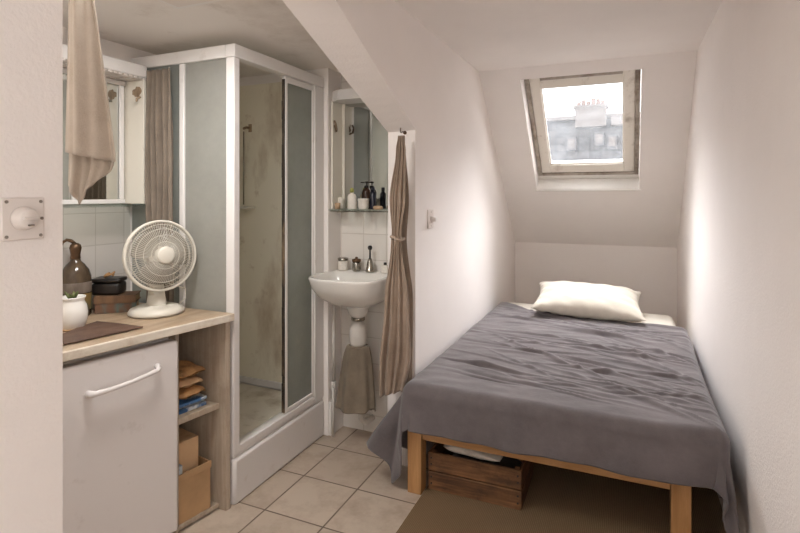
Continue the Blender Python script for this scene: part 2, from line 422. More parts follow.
# ------------------------------------------------------------------ outside
def px(u, v, Y):
    s = (u-400)/518; dx = -.39875+.91706*s; dy = .91706+.39875*s
    t = Y/dy; return Vector((dx*t, Y, 1.42-(v-195)/518*t))
rf = thing('neighbouring_building', 'slate-roofed building across the street seen through the skylight', 'building', (0, 27, -6))
zr = px(560, 119, 25).z; zb = px(560, 190, 25).z
bm = B()
prism(bm, [(-8, 25.6, zr), (14, 25.6, zr), (14, 24.4, -2.2), (-8, 24.4, -2.2)], [(-8, 31, zr), (14, 31, zr), (14, 31, -2.2), (-8, 31, -2.2)])
mk('slate_roof', bm, M['slate'], rf)
mk('ridge', bx(-8, 14, 25.45, 27, zr, zr+.18), M['stone'], rf)
mk('facade', bx(-8, 14, 24.5, 30.9, -6, -2.25), M['stone'], rf)
for u, v in ((543, 138), (571, 142), (599, 137), (612, 140)):
    p = px(u, v, 24.6)
    bm = B(); box(bm, p.x-.2, p.x+.2, 24.8, 25.7, p.z-.35, p.z+.25)
    d = mk('dormer', bm, M['slate'], rf)
    bm = B(); box(bm, p.x-.14, p.x+.14, 24.77, 24.8, p.z-.25, p.z+.15); mk('pane', bm, M['chim'], d)
p0, p1 = px(575, 127, 25), px(606, 106, 25)
ch = mk('chimney', bx(p0.x, p1.x, 25.0, 25.9, p0.z, p1.z), M['chim'], rf)
mk('chimney_cap', bx(p0.x-.08, p1.x+.08, 24.93, 25.97, p1.z, p1.z+.1), M['chim'], ch)
for k in range(6):
    x = p0.x+.14+k*(p1.x-p0.x-.28)/5; hgt = (.22, .30, .2, .34, .30, .2)[k]
    mk('chimney_pot', lathe(B(), [(.1, 0), (.085, hgt*.8), (.11, hgt*.85), (.1, hgt), (.06, hgt)], (x, 25.4, p1.z+.101), 12), M['pot'], ch)
p0, p1 = px(611, 125, 25), px(626, 114, 25)
mk('chimney', bx(p0.x, p1.x, 25.0, 25.8, p0.z, p1.z), M['chim'], rf)

# ------------------------------------------------------------------ bed
ZT = .512
bed = thing('bed', 'low pine double bed frame standing under the skylight', 'bed', (-.36, 3.4, 0))
BX0, BX1, BY0, BY1 = -.955, .235, 2.285, 4.46
for x, y in ((BX0, BY0), (BX1-.07, BY0), (BX0, BY1-.07), (BX1-.07, BY1-.07)):
    mk('leg', bx(x, x+.07, y, y+.07, .0095 if x > 0 and y < 4 else 0, .318), M['bedw'], bed, bev=.003)
mk('front_rail', bx(BX0+.071, BX1-.071, BY0+.012, BY0+.045, .257, .318), M['bedwx'], bed, bev=.003)
mk('head_rail', bx(BX0+.071, BX1-.071, BY1-.045, BY1-.012, .25, .318), M['bedwx'], bed, bev=.003)
mk('side_rail', bx(BX0+.012, BX0+.045, BY0+.071, BY1-.071, .25, .318), M['bedw'], bed, bev=.003)
mk('side_rail', bx(BX1-.045, BX1-.012, BY0+.071, BY1-.071, .25, .318), M['bedw'], bed, bev=.003)
for k in range(12):
    y = BY0+.09+k*.17
    mk('slat', bx(BX0+.046, BX1-.046, y, y+.07, .296, .317), M['bedwx'], bed)
m_ = mk('mattress', bx(-.955, .340, 2.300, 4.50, .320, .500), M['sheet'])
mod = m_.modifiers.new('bevel', 'BEVEL'); mod.width = .05; mod.segments = 5
for p in m_.data.polygons: p.use_smooth = True
tag(m_, 'mattress in an ivory sheet lying on the pine bed, bare at the pillow end', 'mattress')

# blanket: laid over the mattress and hanging down in front and at both sides
def roll(d, r):
    if d <= 0: return 0, 0
    q = r*PI/2
    if d < q: return r*math.sin(d/r), r*(1-math.cos(d/r))
    return r, r+(d-q)
def sstep(a, b, x):
    t = max(0, min(1, (x-a)/(b-a))); return t*t*(3-2*t)
folds = []
rnd = random.Random(11)
for k in range(95):
    zone = rnd.random()
    cy = rnd.uniform(2.45, 3.25) if zone < .62 else rnd.uniform(3.2, 4.2)
    cx = rnd.uniform(-.8, .25)
    folds.append((cx, cy, rnd.uniform(-.40, .06) if rnd.random() < .8 else rnd.uniform(-.9, .4), rnd.uniform(.10, .45), rnd.uniform(.007, .018), rnd.uniform(.006, .015)*(1 if rnd.random() < .8 else -1), rnd.uniform(-.25, .25)))
for k in range(16):       # folds fanning towards the right edge
    folds.append((rnd.uniform(.0, .3), rnd.uniform(2.4, 4.0), rnd.uniform(-1.6, -.6), rnd.uniform(.10, .22), rnd.uniform(.010, .02), rnd.uniform(.004, .010), rnd.uniform(-1, 1)))
def wr(x, y):
    h = 0
    for cx, cy, sl, ln, sg, am, cv in folds:
        u = x-cx
        if abs(u) > ln*2: continue
        dv = (y-cy-sl*u-cv*u*u)
        if abs(dv) > sg*4: continue
        h += am*math.exp(-(dv/sg)**2)*math.exp(-(u/ln)**2*1.2)
    h += .006*noise.noise((x*3.1, y*5.5, 2.2))+.0035*noise.noise((x*7+y*3, y*17-x*4, 7.2))
    h += .010*noise.noise((x*1.2, y*1.6, 5))
    return h
XA, XB_, YF, R = -.985+.05, .364-.05, 2.262+.05, .05
OL, OR_, OF = .43, .35, .235
HEADL, HEADM, HEADR = 4.36, 4.07, 3.99
NU, NV = 230, 300
def blanket(i, j):
    a = (XA-OL)+(XB_-XA+OL+OR_)*i
    bh = HEADM+(HEADL-HEADM)*sstep(-.55, -.95, a) if a < -.4 else HEADM+(HEADR-HEADM)*sstep(-.4, .3, a)
    bh += .012*noise.noise((a*6, 3, 1))
    b = (YF-OF)+(bh-(YF-OF))*j
    hemw = 1+.012*noise.noise((a*4, 1.7, 0))
    da = (XA-a) if a < XA else (a-XB_ if a > XB_ else 0)
    sx = -1 if a < XA else 1
    db = max(0, YF-b)*hemw
    cx = min(max(a, XA), XB_)+(.028*sstep(2.8, 4.2, b)*sstep(0, XB_, a)); cy = max(b, YF)
    top = ZT+wr(a, b)*(1-sstep(0, .09, db+da))+.004
    D = math.hypot(da, db); h, dr = roll(D, R)
    if D > 0:
        ux, uy = sx*da/D, -db/D
    else: ux = uy = 0
    x = cx+ux*h; y = cy+uy*h; z = top-dr
    # loose cloth below the roll: folds and flare
    lo = sstep(.06, .35, dr)
    if db > 0:
        rip = .006*math.sin(a*13+1.0)+.005*math.sin(a*29+db*9)+.012*noise.noise((a*5, db*5, 4))
        y += -abs(uy)*(rip*sstep(.05, .2, dr)+.012*sstep(.05, .2, dr)) if da == 0 else -abs(uy)*rip*sstep(.05, .2, dr)
    if da > 0 and db > 0:
        z -= (.42 if sx < 0 else .30)*dr*math.exp(-((math.atan2(db, da)-.85)/.34)**2)*sstep(.05, .3, dr)
    if da > 0:
        free = 1-sstep(2.40, 2.47, b) if sx < 0 else 1
        phi = math.atan2(db, da)              # 0 side, pi/2 front
        if sx < 0:
            fl = (.40*math.exp(-((phi-.0)/.26)**2)+.12)*max(0, dr-.05)*free
            fl *= sstep(2.50, 2.36, b) if db == 0 else 1
            wob = .030*math.sin(phi*9+.8)*lo*free
            x += (-fl*math.cos(phi*.6)+wob*math.sin(phi)); y += (-fl*.35*math.sin(phi)-wob*math.cos(phi))*(1 if db > 0 else .2)
            z += fl*.35
            x += .018*math.sin(b*70)*lo*free*(1 if db == 0 else 0)
        else:
            room = XR-.012
            wob = .026*math.sin(phi*11+.3)*lo
            x += (.022*lo+.010*math.sin(b*26+dr*9))*sstep(.02, .2, dr)*(1-.6*math.sin(phi))
            y += -wob*(1 if db > 0 else 0)-.05*lo*math.sin(phi)
            x += wob*math.sin(phi)*.8
            x = min(x, room)
    if b > 2.44 and sx < 0 and da > 0: x = max(x, XL+.008)
    # clear the legs and keep off the floor
    if z < .335 and da > 0 and sx < 0: x = min(x, -.967) if y > 2.27 else x
    if z < .335 and db > 0 and da > 0 and sx < 0 and y > 2.27: y = y
    z = max(z, .012+.006*math.sin(a*60)+.006)
    return Vector((x, y, z))
bl = mk('blanket', surf(B(), blanket, NU, NV), M['blanket'], smooth=True, solid=.007)
tag(bl, 'grey wool blanket spread rumpled over the bed and hanging over its foot', 'blanket')

# pillow
def pillow(n=44):
    bm = B(); W, D, T = .395, .27, .092
    def p(u, v, s):
        x = u*W*(1-.10*(1-v*v)*u*u); y = v*D*(1-.13*(1-u*u)*v*v)
        x *= 1-.06*(1-v*v)*0; e = max(0, (1-abs(u)**2.6))*max(0, (1-abs(v)**2.6))
        th = T*e**.55
        th *= 1+.08*noise.noise((u*2.2, v*2.2, s))
        k = noise.noise((u*4, v*4, 3+s))*.012*e+(.010*math.sin(14*v+6*u)*abs(u)**3+.008*math.sin(16*u+4*v)*abs(v)**3)*e**.3
        # frilled edge
        return Vector((x*(1+.012*math.sin(v*24)*abs(u)**8), y*(1+.015*math.sin(u*34)*abs(v)**8), s*(th+k)))
    for s in (1, -1):
        surf(bm, lambda i, j: p(i*2-1, j*2-1, s), n, n)
    bmesh.ops.remove_doubles(bm, verts=bm.verts, dist=.0006)
    return bm
bm = pillow(); bmesh.ops.transform(bm, matrix=Matrix.Translation((-.262, 4.165, .625)) @ Matrix.Rotation(.03, 4, 'Z') @ Matrix.Rotation(.20, 4, 'X') @ Matrix.Rotation(.035, 4, 'Y'), verts=bm.verts)
tag(mk('pillow', bm, M['linen'], smooth=True, sub=1), 'plump cream linen pillow lying at the head of the bed', 'pillow')

# ------------------------------------------------------------------ rug, crate
tag(mk('rug', bx(-.88, .40, .95, 4.1, 0, .009), M['rug'], bev=.003), 'brown woven sisal rug on the tiled floor under the bed', 'rug')
cr = thing('wooden_crate', 'dark slatted wooden crate pushed under the foot of the bed', 'crate', (-.645, 2.52, .009))
CX0, CX1, CY0, CY1, CZ = -.868, -.425, 2.336, 2.66, .0095
for x in (CX0+.013, CX1-.033):
    for y in (CY0+.013, CY1-.033):
        mk('corner_post', bx(x, x+.02, y, y+.02, CZ+.004, CZ+.178), M['crate'], cr)
for z in (0, .092):
    mk('front_slat', bx(CX0, CX1, CY0, CY0+.012, CZ+z, CZ+z+.086), M['crate'], cr, bev=.0025)
    mk('back_slat', bx(CX0, CX1, CY1-.012, CY1, CZ+z, CZ+z+.086), M['crate'], cr, bev=.0025)
    for x in (CX0, CX1-.012):
        mk('end_slat', bx(x, x+.012, CY0+.0125, CY1-.0125, CZ+z, CZ+z+.084), M['crateY'], cr, bev=.0025)
mk('bottom_board', bx(CX0+.013, CX1-.013, CY0+.034, CY1-.034, CZ, CZ+.012), M['crate'], cr)
for x in (CX0+.016, CX1-.016):
    for z in (.03, .062, .122, .152):
        mk('nail', lathe(B(), [(.0045, 0), (.0045, .002), (0, .003)], seg=10, mat=Matrix.Translation((x, CY0, CZ+z)) @ Matrix.Rotation(PI/2, 4, 'X')), M['black'], cr)
def blob(M4, rx, rz, seed, th=.0015):
    r_ = random.Random(seed); n = 18
    rad = [.65+.35*r_.random() for _ in range(n)]
    pts = [(rx*rad[k]*math.cos(2*PI*k/n), rz*rad[k]*math.sin(2*PI*k/n)) for k in range(n)]
    return prism(B(), [M4 @ Vector((x, 0, z)) for x, z in pts], [M4 @ Vector((x, -th, z)) for x, z in pts])
def crumple(L, W, T, seed, n=24):
    def f(i, j):
        x = (i-.5)*L; q = j*2*PI; e = (1-abs(2*i-1)**5)
        return Vector((x, math.cos(q)*W*(.75+.25*e)+.006*noise.noise((x*20, q, seed)), math.sin(q)*T*max(.12, e)+.008*noise.noise((x*14, q*1.4, seed+3))))
    return surf(B(), f, n, n)
bm = crumple(.28, .042, .020, 1); bm.transform(Matrix.Translation((-.665, 2.400, .203)) @ Matrix.Rotation(-.06, 4, 'Z') @ Matrix.Rotation(.03, 4, 'Y'))
tag(mk('newspaper', bm, M['paperw'], smooth=True), 'rolled pale newspaper lying on top in the wooden crate', 'newspaper')
bm = crumple(.34, .10, .055, 5); bm.transform(Matrix.Translation((-.63, 2.50, .10)))
tag(mk('dark_cloth', bm, M['darkcloth'], smooth=True), 'dark crumpled cloth inside the wooden crate', 'cloth')

# ------------------------------------------------------------------ worktop, fridge, shelf unit (all set at a slight angle)
ANG = math.atan(.19)
def fx(y): return -1.632-(1.852-y)*.19
ZW = .885
bm = prism(B(), [(fx(1.852), 1.852, ZW), (fx(.67), .67, ZW), (XN+.004, .67, ZW), (XN+.004, 1.852, ZW)],
           [(fx(1.852), 1.852, ZW-.032), (fx(.67), .67, ZW-.032), (XN+.004, .67, ZW-.032), (XN+.004, 1.852, ZW-.032)])
wt = thing('worktop', 'worn wooden worktop over the small fridge', 'worktop', (-1.95, 1.25, ZW-.032))
mk('top_board', bm, M['counter'], wt, bev=.003)
bm = prism(B(), [(fx(1.852)+.014, 1.849, ZW+.0005), (fx(.67)+.014, .672, ZW+.0005), (fx(.67)+.0005, .672, ZW+.0005), (fx(1.852)+.0005, 1.849, ZW+.0005)],
           [(fx(1.852)+.014, 1.849, ZW-.034), (fx(.67)+.014, .672, ZW-.034), (fx(.67)+.0005, .672, ZW-.034), (fx(1.852)+.0005, 1.849, ZW-.034)])
mk('front_edging', bm, M['cedge'], wt, bev=.004)
# local frame along the front line: q = distance from the right end towards the viewer, w = outward, z up
P0 = Vector((fx(1.85), 1.85, 0)); Dq = Vector((-math.sin(ANG), -math.cos(ANG), 0)); Dw = Vector((math.cos(ANG), -math.sin(ANG), 0))
MF = Matrix(((Dq.x, Dw.x, 0, P0.x), (Dq.y, Dw.y, 0, P0.y), (0, 0, 1, 0), (0, 0, 0, 1)))
fr = thing('fridge', 'small white under-counter fridge with scuffed door', 'fridge', MF @ Vector((.52, -.15, 0)))
mk('body', bx(.29, .775, -.40, -.052, .012, .80, mat=MF), M['enamel'], fr, bev=.006)
dr_ = mk('door', bx(.268, .78, -.047, .004, .045, .826, mat=MF), M['enamel'], fr, bev=.010)
mk('top_lid', bx(.275, .775, -.40, -.052, .802, .832, mat=MF), M['enamel'], fr, bev=.006)
bm = B()
hp = [(.345+.0, .030), (.37, .036), (.43, .038), (.52, .036), (.555, .030)]
pts = [MF @ Vector((.362, .004, .745)), MF @ Vector((.367, .024, .743))]+[MF @ Vector((.375+k*.023, .034+.004*math.sin(k/10*PI), .738-.002*k-.0045*math.sin(k/10*PI))) for k in range(11)]+[MF @ Vector((.614, .024, .716)), MF @ Vector((.620, .004, .716))]
tube(bm, pts, [.012, .010]+[.0085, .0085, .008, .008, .008, .008, .008, .0085, .009, .0095, .0105]+[.012, .013], 10)
mk('handle', bm, M['enamel'], dr_, smooth=True)
bm = B()
rs = random.Random(4)
for k in range(22):
    q = .385+.11*rs.random(); zz = .716+rs.uniform(-.003, .003)-.16*(q-.44)
    box(bm, q, q+rs.uniform(.006, .016), .0042, .0046, zz, zz+rs.uniform(.0015, .0035), MF)
mk('scuff_mark', bm, M['rust'], dr_)
mk('foot', bx(.33, .36, -.06, -.03, 0, .045, mat=MF), M['black'], fr)
mk('foot', bx(.72, .75, -.06, -.03, 0, .045, mat=MF), M['black'], fr)

su = thing('shelf_unit', 'narrow open wooden shelf unit between fridge and shower', 'shelf unit', MF @ Vector((.13, -.2, 0)))
def lq(w, q=.245): return MF @ Vector((q, w, 0))
mk('side_panel', prism(B(), [(fx(1.847)-.008, 1.847, 0), (fx(1.822)-.008, 1.822, 0), (-2.18, 1.822, 0), (-2.18, 1.847, 0)], [(fx(1.847)-.008, 1.847, .850), (fx(1.822)-.008, 1.822, .850), (-2.18, 1.822, .850), (-2.18, 1.847, .850)]), M['shelfw'], su, bev=.002)
mk('side_panel', bx(.245, .262, -.46, -.030, 0, .850, mat=MF), M['shelfw'], su, bev=.002)
def shelf(z0, z1):
    a, b_ = MF @ Vector((.244, -.040, 0)), MF @ Vector((.244, -.44, 0))
    pts = [(a.x, a.y), (b_.x, b_.y), (b_.x, 1.821), (a.x+.035, 1.821)]
    return prism(B(), [(x, y, z0) for x, y in pts], [(x, y, z1) for x, y in pts])
mk('shelf', shelf(.455, .480), M['shelfw'], su, bev=.002)
mk('shelf', shelf(.010, .028), M['shelfw'], su, bev=.002)
mk('back_panel', bx(-2.195, -2.181, 1.69, 1.846, 0, .850), M['shelfw'], su)
# on the upper shelf
bm = crumple(.34, .072, .026, 9); bm.transform(MF @ Matrix.Translation((.15, -.22, .507+.002)) @ Matrix.Rotation(PI/2, 4, 'Z'))
g = tag(mk('blue_magazine', bx(.082, .235, -.25, -.075, .4805, .497, mat=MF @ Matrix.Rotation(0, 4, 'Z')), M['blue'], bev=.002), 'blue-covered magazine flat on the middle shelf, lowest in its pile', 'magazine')
bm.free()
tag(mk('magazine', bx(.084, .228, -.24, -.09, .4975, .511, mat=MF), M['print'], bev=.002), 'pale printed magazine lying on the blue one on the shelf', 'magazine')
tag(mk('glossy_booklet', bx(.086, .225, -.235, -.065, .5115, .524, mat=MF), M['blue'], bev=.002), 'blue and white booklet on top of the shelf magazines', 'booklet')
def wad(q, w, z, L, W, T, rz, ry, seed, name, mat, label, cat):
    bm = crumple(L, W, T, seed, 20)
    bm.transform(MF @ Matrix.Translation((q, w, z)) @ Matrix.Rotation(rz, 4, 'Z') @ Matrix.Rotation(ry, 4, 'Y'))
    return tag(mk(name, bm, mat, smooth=False), label, cat)
bm = B()
for k, (dz, rr, c) in enumerate(((0, .25, 0), (.028, -.1, 0))):
    pass
wad(.158, -.155, .553, .19, .070, .021, PI/2+.15, .0, 12, 'paper_packet', M['kraft'], 'flattened brown paper packet, lower one on the shelf magazines', 'packet')
wad(.156, -.155, .600, .19, .066, .020, PI/2-.1, .0, 15, 'paper_packet', M['cardl'], 'creased pale brown packet, middle one above the shelf magazines', 'packet')
wad(.158, -.155, .646, .20, .070, .021, PI/2+.05, .0, 18, 'paper_packet', M['kraft'], 'folded brown paper packet topmost in the shelf stack', 'packet')
# lower compartment
cb = thing('cardboard_box', 'open brown cardboard box on the floor of the shelf unit', 'box', MF @ Vector((.15, -.2, .0285)))
q0, q1, w0, w1, z0, z1 = .080, .240, -.26, -.050, .0285, .235
for nm, a in (('base_flap', (q0, q1, w0, w1, z0, z0+.004)), ('side', (q0, q0+.005, w0, w1, z0+.004, z1)), ('side', (q1-.005, q1, w0, w1, z0+.004, z1)), ('side', (q0+.005, q1-.005, w0, w0+.005, z0+.004, z1)), ('side', (q0+.005, q1-.005, w1-.005, w1, z0+.004, z1))):
    mk(nm, bx(*a, mat=MF), M['card'], cb)
mk('rim_fold', bx(q0-.003, q1+.002, w1, w1+.004, z1-.028, z1+.003, mat=MF), M['card'], cb, bev=.001)
tag(mk('carton', bx(.105, .20, -.24, -.10, .034, .345, mat=MF), M['cardl'], bev=.002), 'tall pale carton sticking up from the open cardboard box', 'carton')
tag(mk('blue_notebook', bx(.203, .222, -.24, -.07, .034, .262, mat=MF), M['blue'], bev=.002), 'blue notebook upright beside the carton in the cardboard box', 'notebook')

# ------------------------------------------------------------------ things on the worktop
def at(u, t, z): # horizontal point on the line of sight column u at depth t
    s = (u-400)/518; return Vector(((-.39875+.91706*s)*t, (.91706+.39875*s)*t, z))
ZW2 = ZW+.0008
# leather mat
c = [at(60, 1.95, 0), at(97, 2.17, 0), at(143, 2.075, 0), at(64, 1.83, 0)]
bm = B()
def matf(i, j):
    a = c[0].lerp(c[1], i); d = c[3].lerp(c[2], i); p = a.lerp(d, j)
    p.z = ZW2+.006+.0025*noise.noise((p.x*20, p.y*20, 0)); p.x += .003*noise.noise((i*9, j*9, 1)); return p
tag(mk('leather_mat', surf(bm, matf, 24, 24), M['leather'], smooth=True, solid=.005), 'dark brown leather mat lying at the front of the worktop', 'mat')
# big smoky bottle
p = at(75.5, 2.29, ZW2)
bt = thing('large_bottle', 'large smoky brown glass bottle with paper labels beside the books', 'bottle', p)
pr = [(0,0), (.056,0), (.062,.008), (.062,.14), (.061,.175), (.052,.205), (.036,.228), (.021,.243), (.017,.262), (.017,.285), (.0,.285)]
mk('glass_body', lathe(B(), pr, p, 40), M['bottle'], bt, smooth=True)
mk('paper_label', lathe(B(), [(.0625,.030), (.0628,.032), (.0628,.10), (.0625,.102)], p, 40), M['label'], bt, smooth=True)
mk('paper_label', lathe(B(), [(.0625,.106), (.0628,.108), (.0628,.150), (.0625,.152)], p, 40), M['labelg'], bt, smooth=True)
mk('neck_collar', lathe(B(), [(.018,.25), (.021,.256), (.019,.27), (.021,.285), (.024,.30), (.020,.315), (.010,.322), (0,.322)], p, 24), M['bronze'], bt, smooth=True)
bm = B(); tube(bm, [p+Vector(q) for q in ((0,0,.318), (-.012,-.012,.332), (-.028,-.02,.336), (-.044,-.028,.326), (-.05,-.03,.31))], [.007,.008,.007,.006,.005], 8)
mk('spout', bm, M['bronze'], bt, smooth=True)
# white pot with sprig
p = at(72.5, 2.075, ZW2)
wp = thing('white_pot', 'rounded white ceramic pot holding a small green sprig', 'pot', p)
mk('pot_body', lathe(B(), [(0,0), (.038,0), (.044,.006), (.052,.035), (.0545,.065), (.050,.092), (.042,.108), (.042,.116), (.047,.124), (.047,.128), (.043,.126), (.038,.115), (.038,.105), (0,.105)], p, 40), M['ceramic'], wp, smooth=True)
mk('soil', lathe(B(), [(0,.106), (.036,.106), (.030,.112), (0,.114)], p, 20), M['soil'], wp, smooth=True)
mk('saucer', lathe(B(), [(0,.0), (.049,.0), (.056,.004), (.054,.006), (.0445,.0055), (0,.0055)], p, 32), M['card'], wp, smooth=True)
bm = B(); rs = random.Random(3)
for k in range(9):
    a = rs.uniform(0, 2*PI); L = rs.uniform(.025, .05); tip = p+Vector((math.cos(a)*L*.6, math.sin(a)*L*.6, .114+L*.8)); ro = p+Vector((math.cos(a)*.008, math.sin(a)*.008, .110))
    tube(bm, [ro, ro.lerp(tip, .5)+Vector((0,0,.006)), tip], [.002, .006, .001], 6)
mk('sprig', bm, M['leaf'], wp, smooth=True)
# books
def book(name, cx, cy, z, L, W, H, rz, cov, label):
    o = thing(name, label, 'book', (cx, cy, z), rz, 'old books stacked on the worktop')
    bm = B(); box(bm, -L/2, L/2, -W/2, W/2, 0, .004); box(bm, -L/2, L/2, -W/2, W/2, H-.004, H); box(bm, -L/2, L/2, -W/2, -W/2+.005, .004, H-.004)
    mk('cover', bm, cov, o, bev=.0012, local=True)
    mk('page_block', bx(-L/2+.005, L/2-.005, -W/2+.0052, W/2-.005, .0042, H-.0042), M['pages'], o, local=True)
    return o
pb = at(113, 2.40, ZW2)
book('old_book', pb.x+.018, pb.y+.012, ZW2, .168, .118, .042, .75, M['bookt'], 'thick old book with greenish brown cover under the other book')
book('old_book', pb.x+.018, pb.y+.012, ZW2+.0425, .172, .12, .034, .68, M['bookb'], 'brown cloth-bound book on top, under the black box')
p = Vector((pb.x-.012, pb.y-.01, ZW2+.0775))
bb = thing('black_box', 'small black lacquered box sitting on the stacked books', 'box', p, .5)
mk('box_body', bx(-.062, .062, -.045, .045, 0, .055), M['black'], bb, bev=.012, local=True)
mk('lid', bx(-.064, .064, -.047, .047, .056, .076), M['black'], bb, bev=.008, local=True)
bm = B()
for k in range(3):
    a = k*2.1; tube(bm, [p+Vector((.022*math.cos(a+q*.7), .012*math.sin(a+q*.9), .084+.008*math.sin(q+a)+.004*k)) for q in [x*.5 for x in range(9)]], .0045, 6)
tag(mk('dried_twist', bm, M['kraft'], smooth=True), 'small brown dried twist lying on the black box', 'ornament')

# ------------------------------------------------------------------ table fan
p = at(156.5, 2.34, ZW2)
fan = thing('table_fan', 'cream desk fan with round wire guard on the worktop', 'fan', p)
mk('base', lathe(B(), [(0,0), (.110,0), (.117,.006), (.117,.014), (.109,.026), (.09,.034), (.05,.042), (0,.044)], p, 48), M['fan'], fan, smooth=True)
mk('neck', lathe(B(), [(.052,.036), (.046,.05), (.040,.085), (.037,.105), (0,.108)], p, 32, 1, .8), M['fan'], fan, smooth=True)
hd = Vector(at(161.5, 2.31, 0)); hd.z = 1.150
az = math.radians(-20); tilt = math.radians(6)
nrm = Vector((math.cos(az)*math.cos(tilt), math.sin(az)*math.cos(tilt), math.sin(tilt)))
zx = Vector((0,0,1)); ex = zx.cross(nrm).normalized(); ey = nrm.cross(ex)
MH = Matrix(((ex.x, ey.x, nrm.x, hd.x), (ex.y, ey.y, nrm.y, hd.y), (ex.z, ey.z, nrm.z, hd.z), (0,0,0,1)))
bm = lathe(B(), [(0,-.125), (.03,-.122), (.042,-.10), (.046,-.05), (.040,-.032), (0,-.03)], seg=28, mat=MH)
mot = mk('motor_housing', bm, M['fan'], fan, smooth=True)
back = MH @ Vector((0,-.03,-.075))
bm = B(); tube(bm, [p+Vector((0,0,.085)), (p+Vector((0,0,.14))).lerp(back, .3), back], [.034,.028,.025], 16)
mk('support_arm', bm, M['fan'], fan, smooth=True)
RG = .153
def circ(r, z, n=64): return [MH @ Vector((r*math.cos(2*PI*k/n), r*math.sin(2*PI*k/n), z)) for k in range(n)]
bm = B(); tube(bm, circ(RG, 0), .0065, 8, True); tube(bm, circ(RG, -.014), .0055, 8, True)
mk('guard_rim', bm, M['fan'], fan, smooth=True)
def gz(r): return .050*(1-(r/RG)**2.4)
bm = B()
for k in range(88):
    a = 2*PI*k/88
    tube(bm, [MH @ Vector((r*math.cos(a+.25*(1-r/RG)), r*math.sin(a+.25*(1-r/RG)), gz(r))) for r in (.036, .07, .10, .13, .145, RG)], .00085, 4)
for r in (.060, .090, .118, .138): tube(bm, circ(r, gz(r), 48), .0013, 5, True)
mk('front_guard', bm, M['fan'], fan)
bm = B()
for k in range(60):
    a = 2*PI*k/60
    tube(bm, [MH @ Vector((r*math.cos(a), r*math.sin(a), -.014-.05*(1-(r/RG)**3))) for r in (.045, .09, .12, .14, RG)], .0009, 4)
for r in (.09, .13): tube(bm, circ(r, -.014-.05*(1-(r/RG)**3), 48), .0012, 5, True)
mk('rear_guard', bm, M['fan'], fan)
mk('hub_cap', lathe(B(), [(0,.058), (.030,.058), (.037,.054), (.039,.048), (.038,.042), (0,.042)], seg=36, mat=MH), M['fan'], fan, smooth=True)
for k in range(3):
    bm = B(); a0 = k*2*PI/3+.3
    def bf(i, j):
        r = .030+.098*i; a = a0+(j-.5)*(1.35+.35*math.sin(i*PI)); return MH @ Vector((r*math.cos(a), r*math.sin(a), -.012+.03*(j-.5)*(1-.3*i)))
    mk('blade', surf(bm, bf, 10, 14), M['blade'], fan, smooth=True, solid=.002)
mk('blade_hub', lathe(B(), [(0,.006), (.028,.004), (.030,-.02), (0,-.024)], seg=24, mat=MH), M['fan'], fan, smooth=True)
bm = B(); tube(bm, [p+Vector(q) for q in ((.05,.06,.02), (.085,.085,.06), (.07,.10,.10), (.03,.07,.12), (.0,.05,.13))], .003, 6)
mk('cord', bm, M['fan'], fan, smooth=True)

# ------------------------------------------------------------------ cloths
def hang(fn, name, mat, label, cat, nu=60, nv=70, solid=.004, parent=None):
    o = mk(name, surf(B(), fn, nu, nv), mat, parent, smooth=True, solid=solid)
    return tag(o, label, cat) if parent is None else o
# towel hanging from a ceiling hook
E = Vector((.88, .475, 0)); NB = Vector((-.475, .88, 0)); P = at(90, 1.42, 0)
k_ = 1.42/518
def TW(u, v, d): return P+E*((u-90)*k_*1.0)+NB*d+Vector((0, 0, 1.42-(v-195)*k_))
def towel(i, j):          # j 0 top .. 1 hem
    topv = -76; hemv = 152+10*i-14*(1-i)*0
    v = topv+(hemv-topv)*j
    f = max(0, min(1, (v+76)/230))
    L = 73-9*f**.6; Rr = 79+36*f**.85
    u = L+(Rr-L)*i
    d = (.016*math.sin(i*9+.5)+.008*math.sin(i*21+j*2))*(.35+.65*f)-.03*math.sin(i*PI)*(.3+f*.7)
    return TW(u, v, d)
def towel2(i, j):
    topv = -60; hem = 205-40*abs(i-.35)/.65 if i > .35 else 205-20*(.35-i)/.35
    v = topv+(hem-topv)*j; f = max(0, min(1, (v+76)/230))
    L = 70-6*f; Rr = 78+31*f*(1-.55*sstep(160, 206, v))
    u = L+(Rr-L)*i
    return TW(u, v, .028+.010*math.sin(i*13+j*3)+.004*math.sin(i*30))
tw = thing('hanging_towel', 'beige linen towel hanging in folds in front of the mirror cabinet', 'towel', TW(75, -76, 0))
mk('front_layer', surf(B(), towel, 50, 60), M['towel'], tw, smooth=True, solid=.004)
mk('back_layer', surf(B(), towel2, 40, 60), M['towel'], tw, smooth=True, solid=.004)
bm = B(); q = TW(76, -80, .006); tube(bm, [Vector((q.x, q.y, ZN)), q+Vector((0,0,.01)), q+Vector((.012,0,-.012)), q+Vector((.02,0,.0))], .003, 8)
tag(mk('ceiling_hook', bm, M['chrome'], smooth=True), 'metal hook in the niche ceiling holding the beige towel', 'hook')

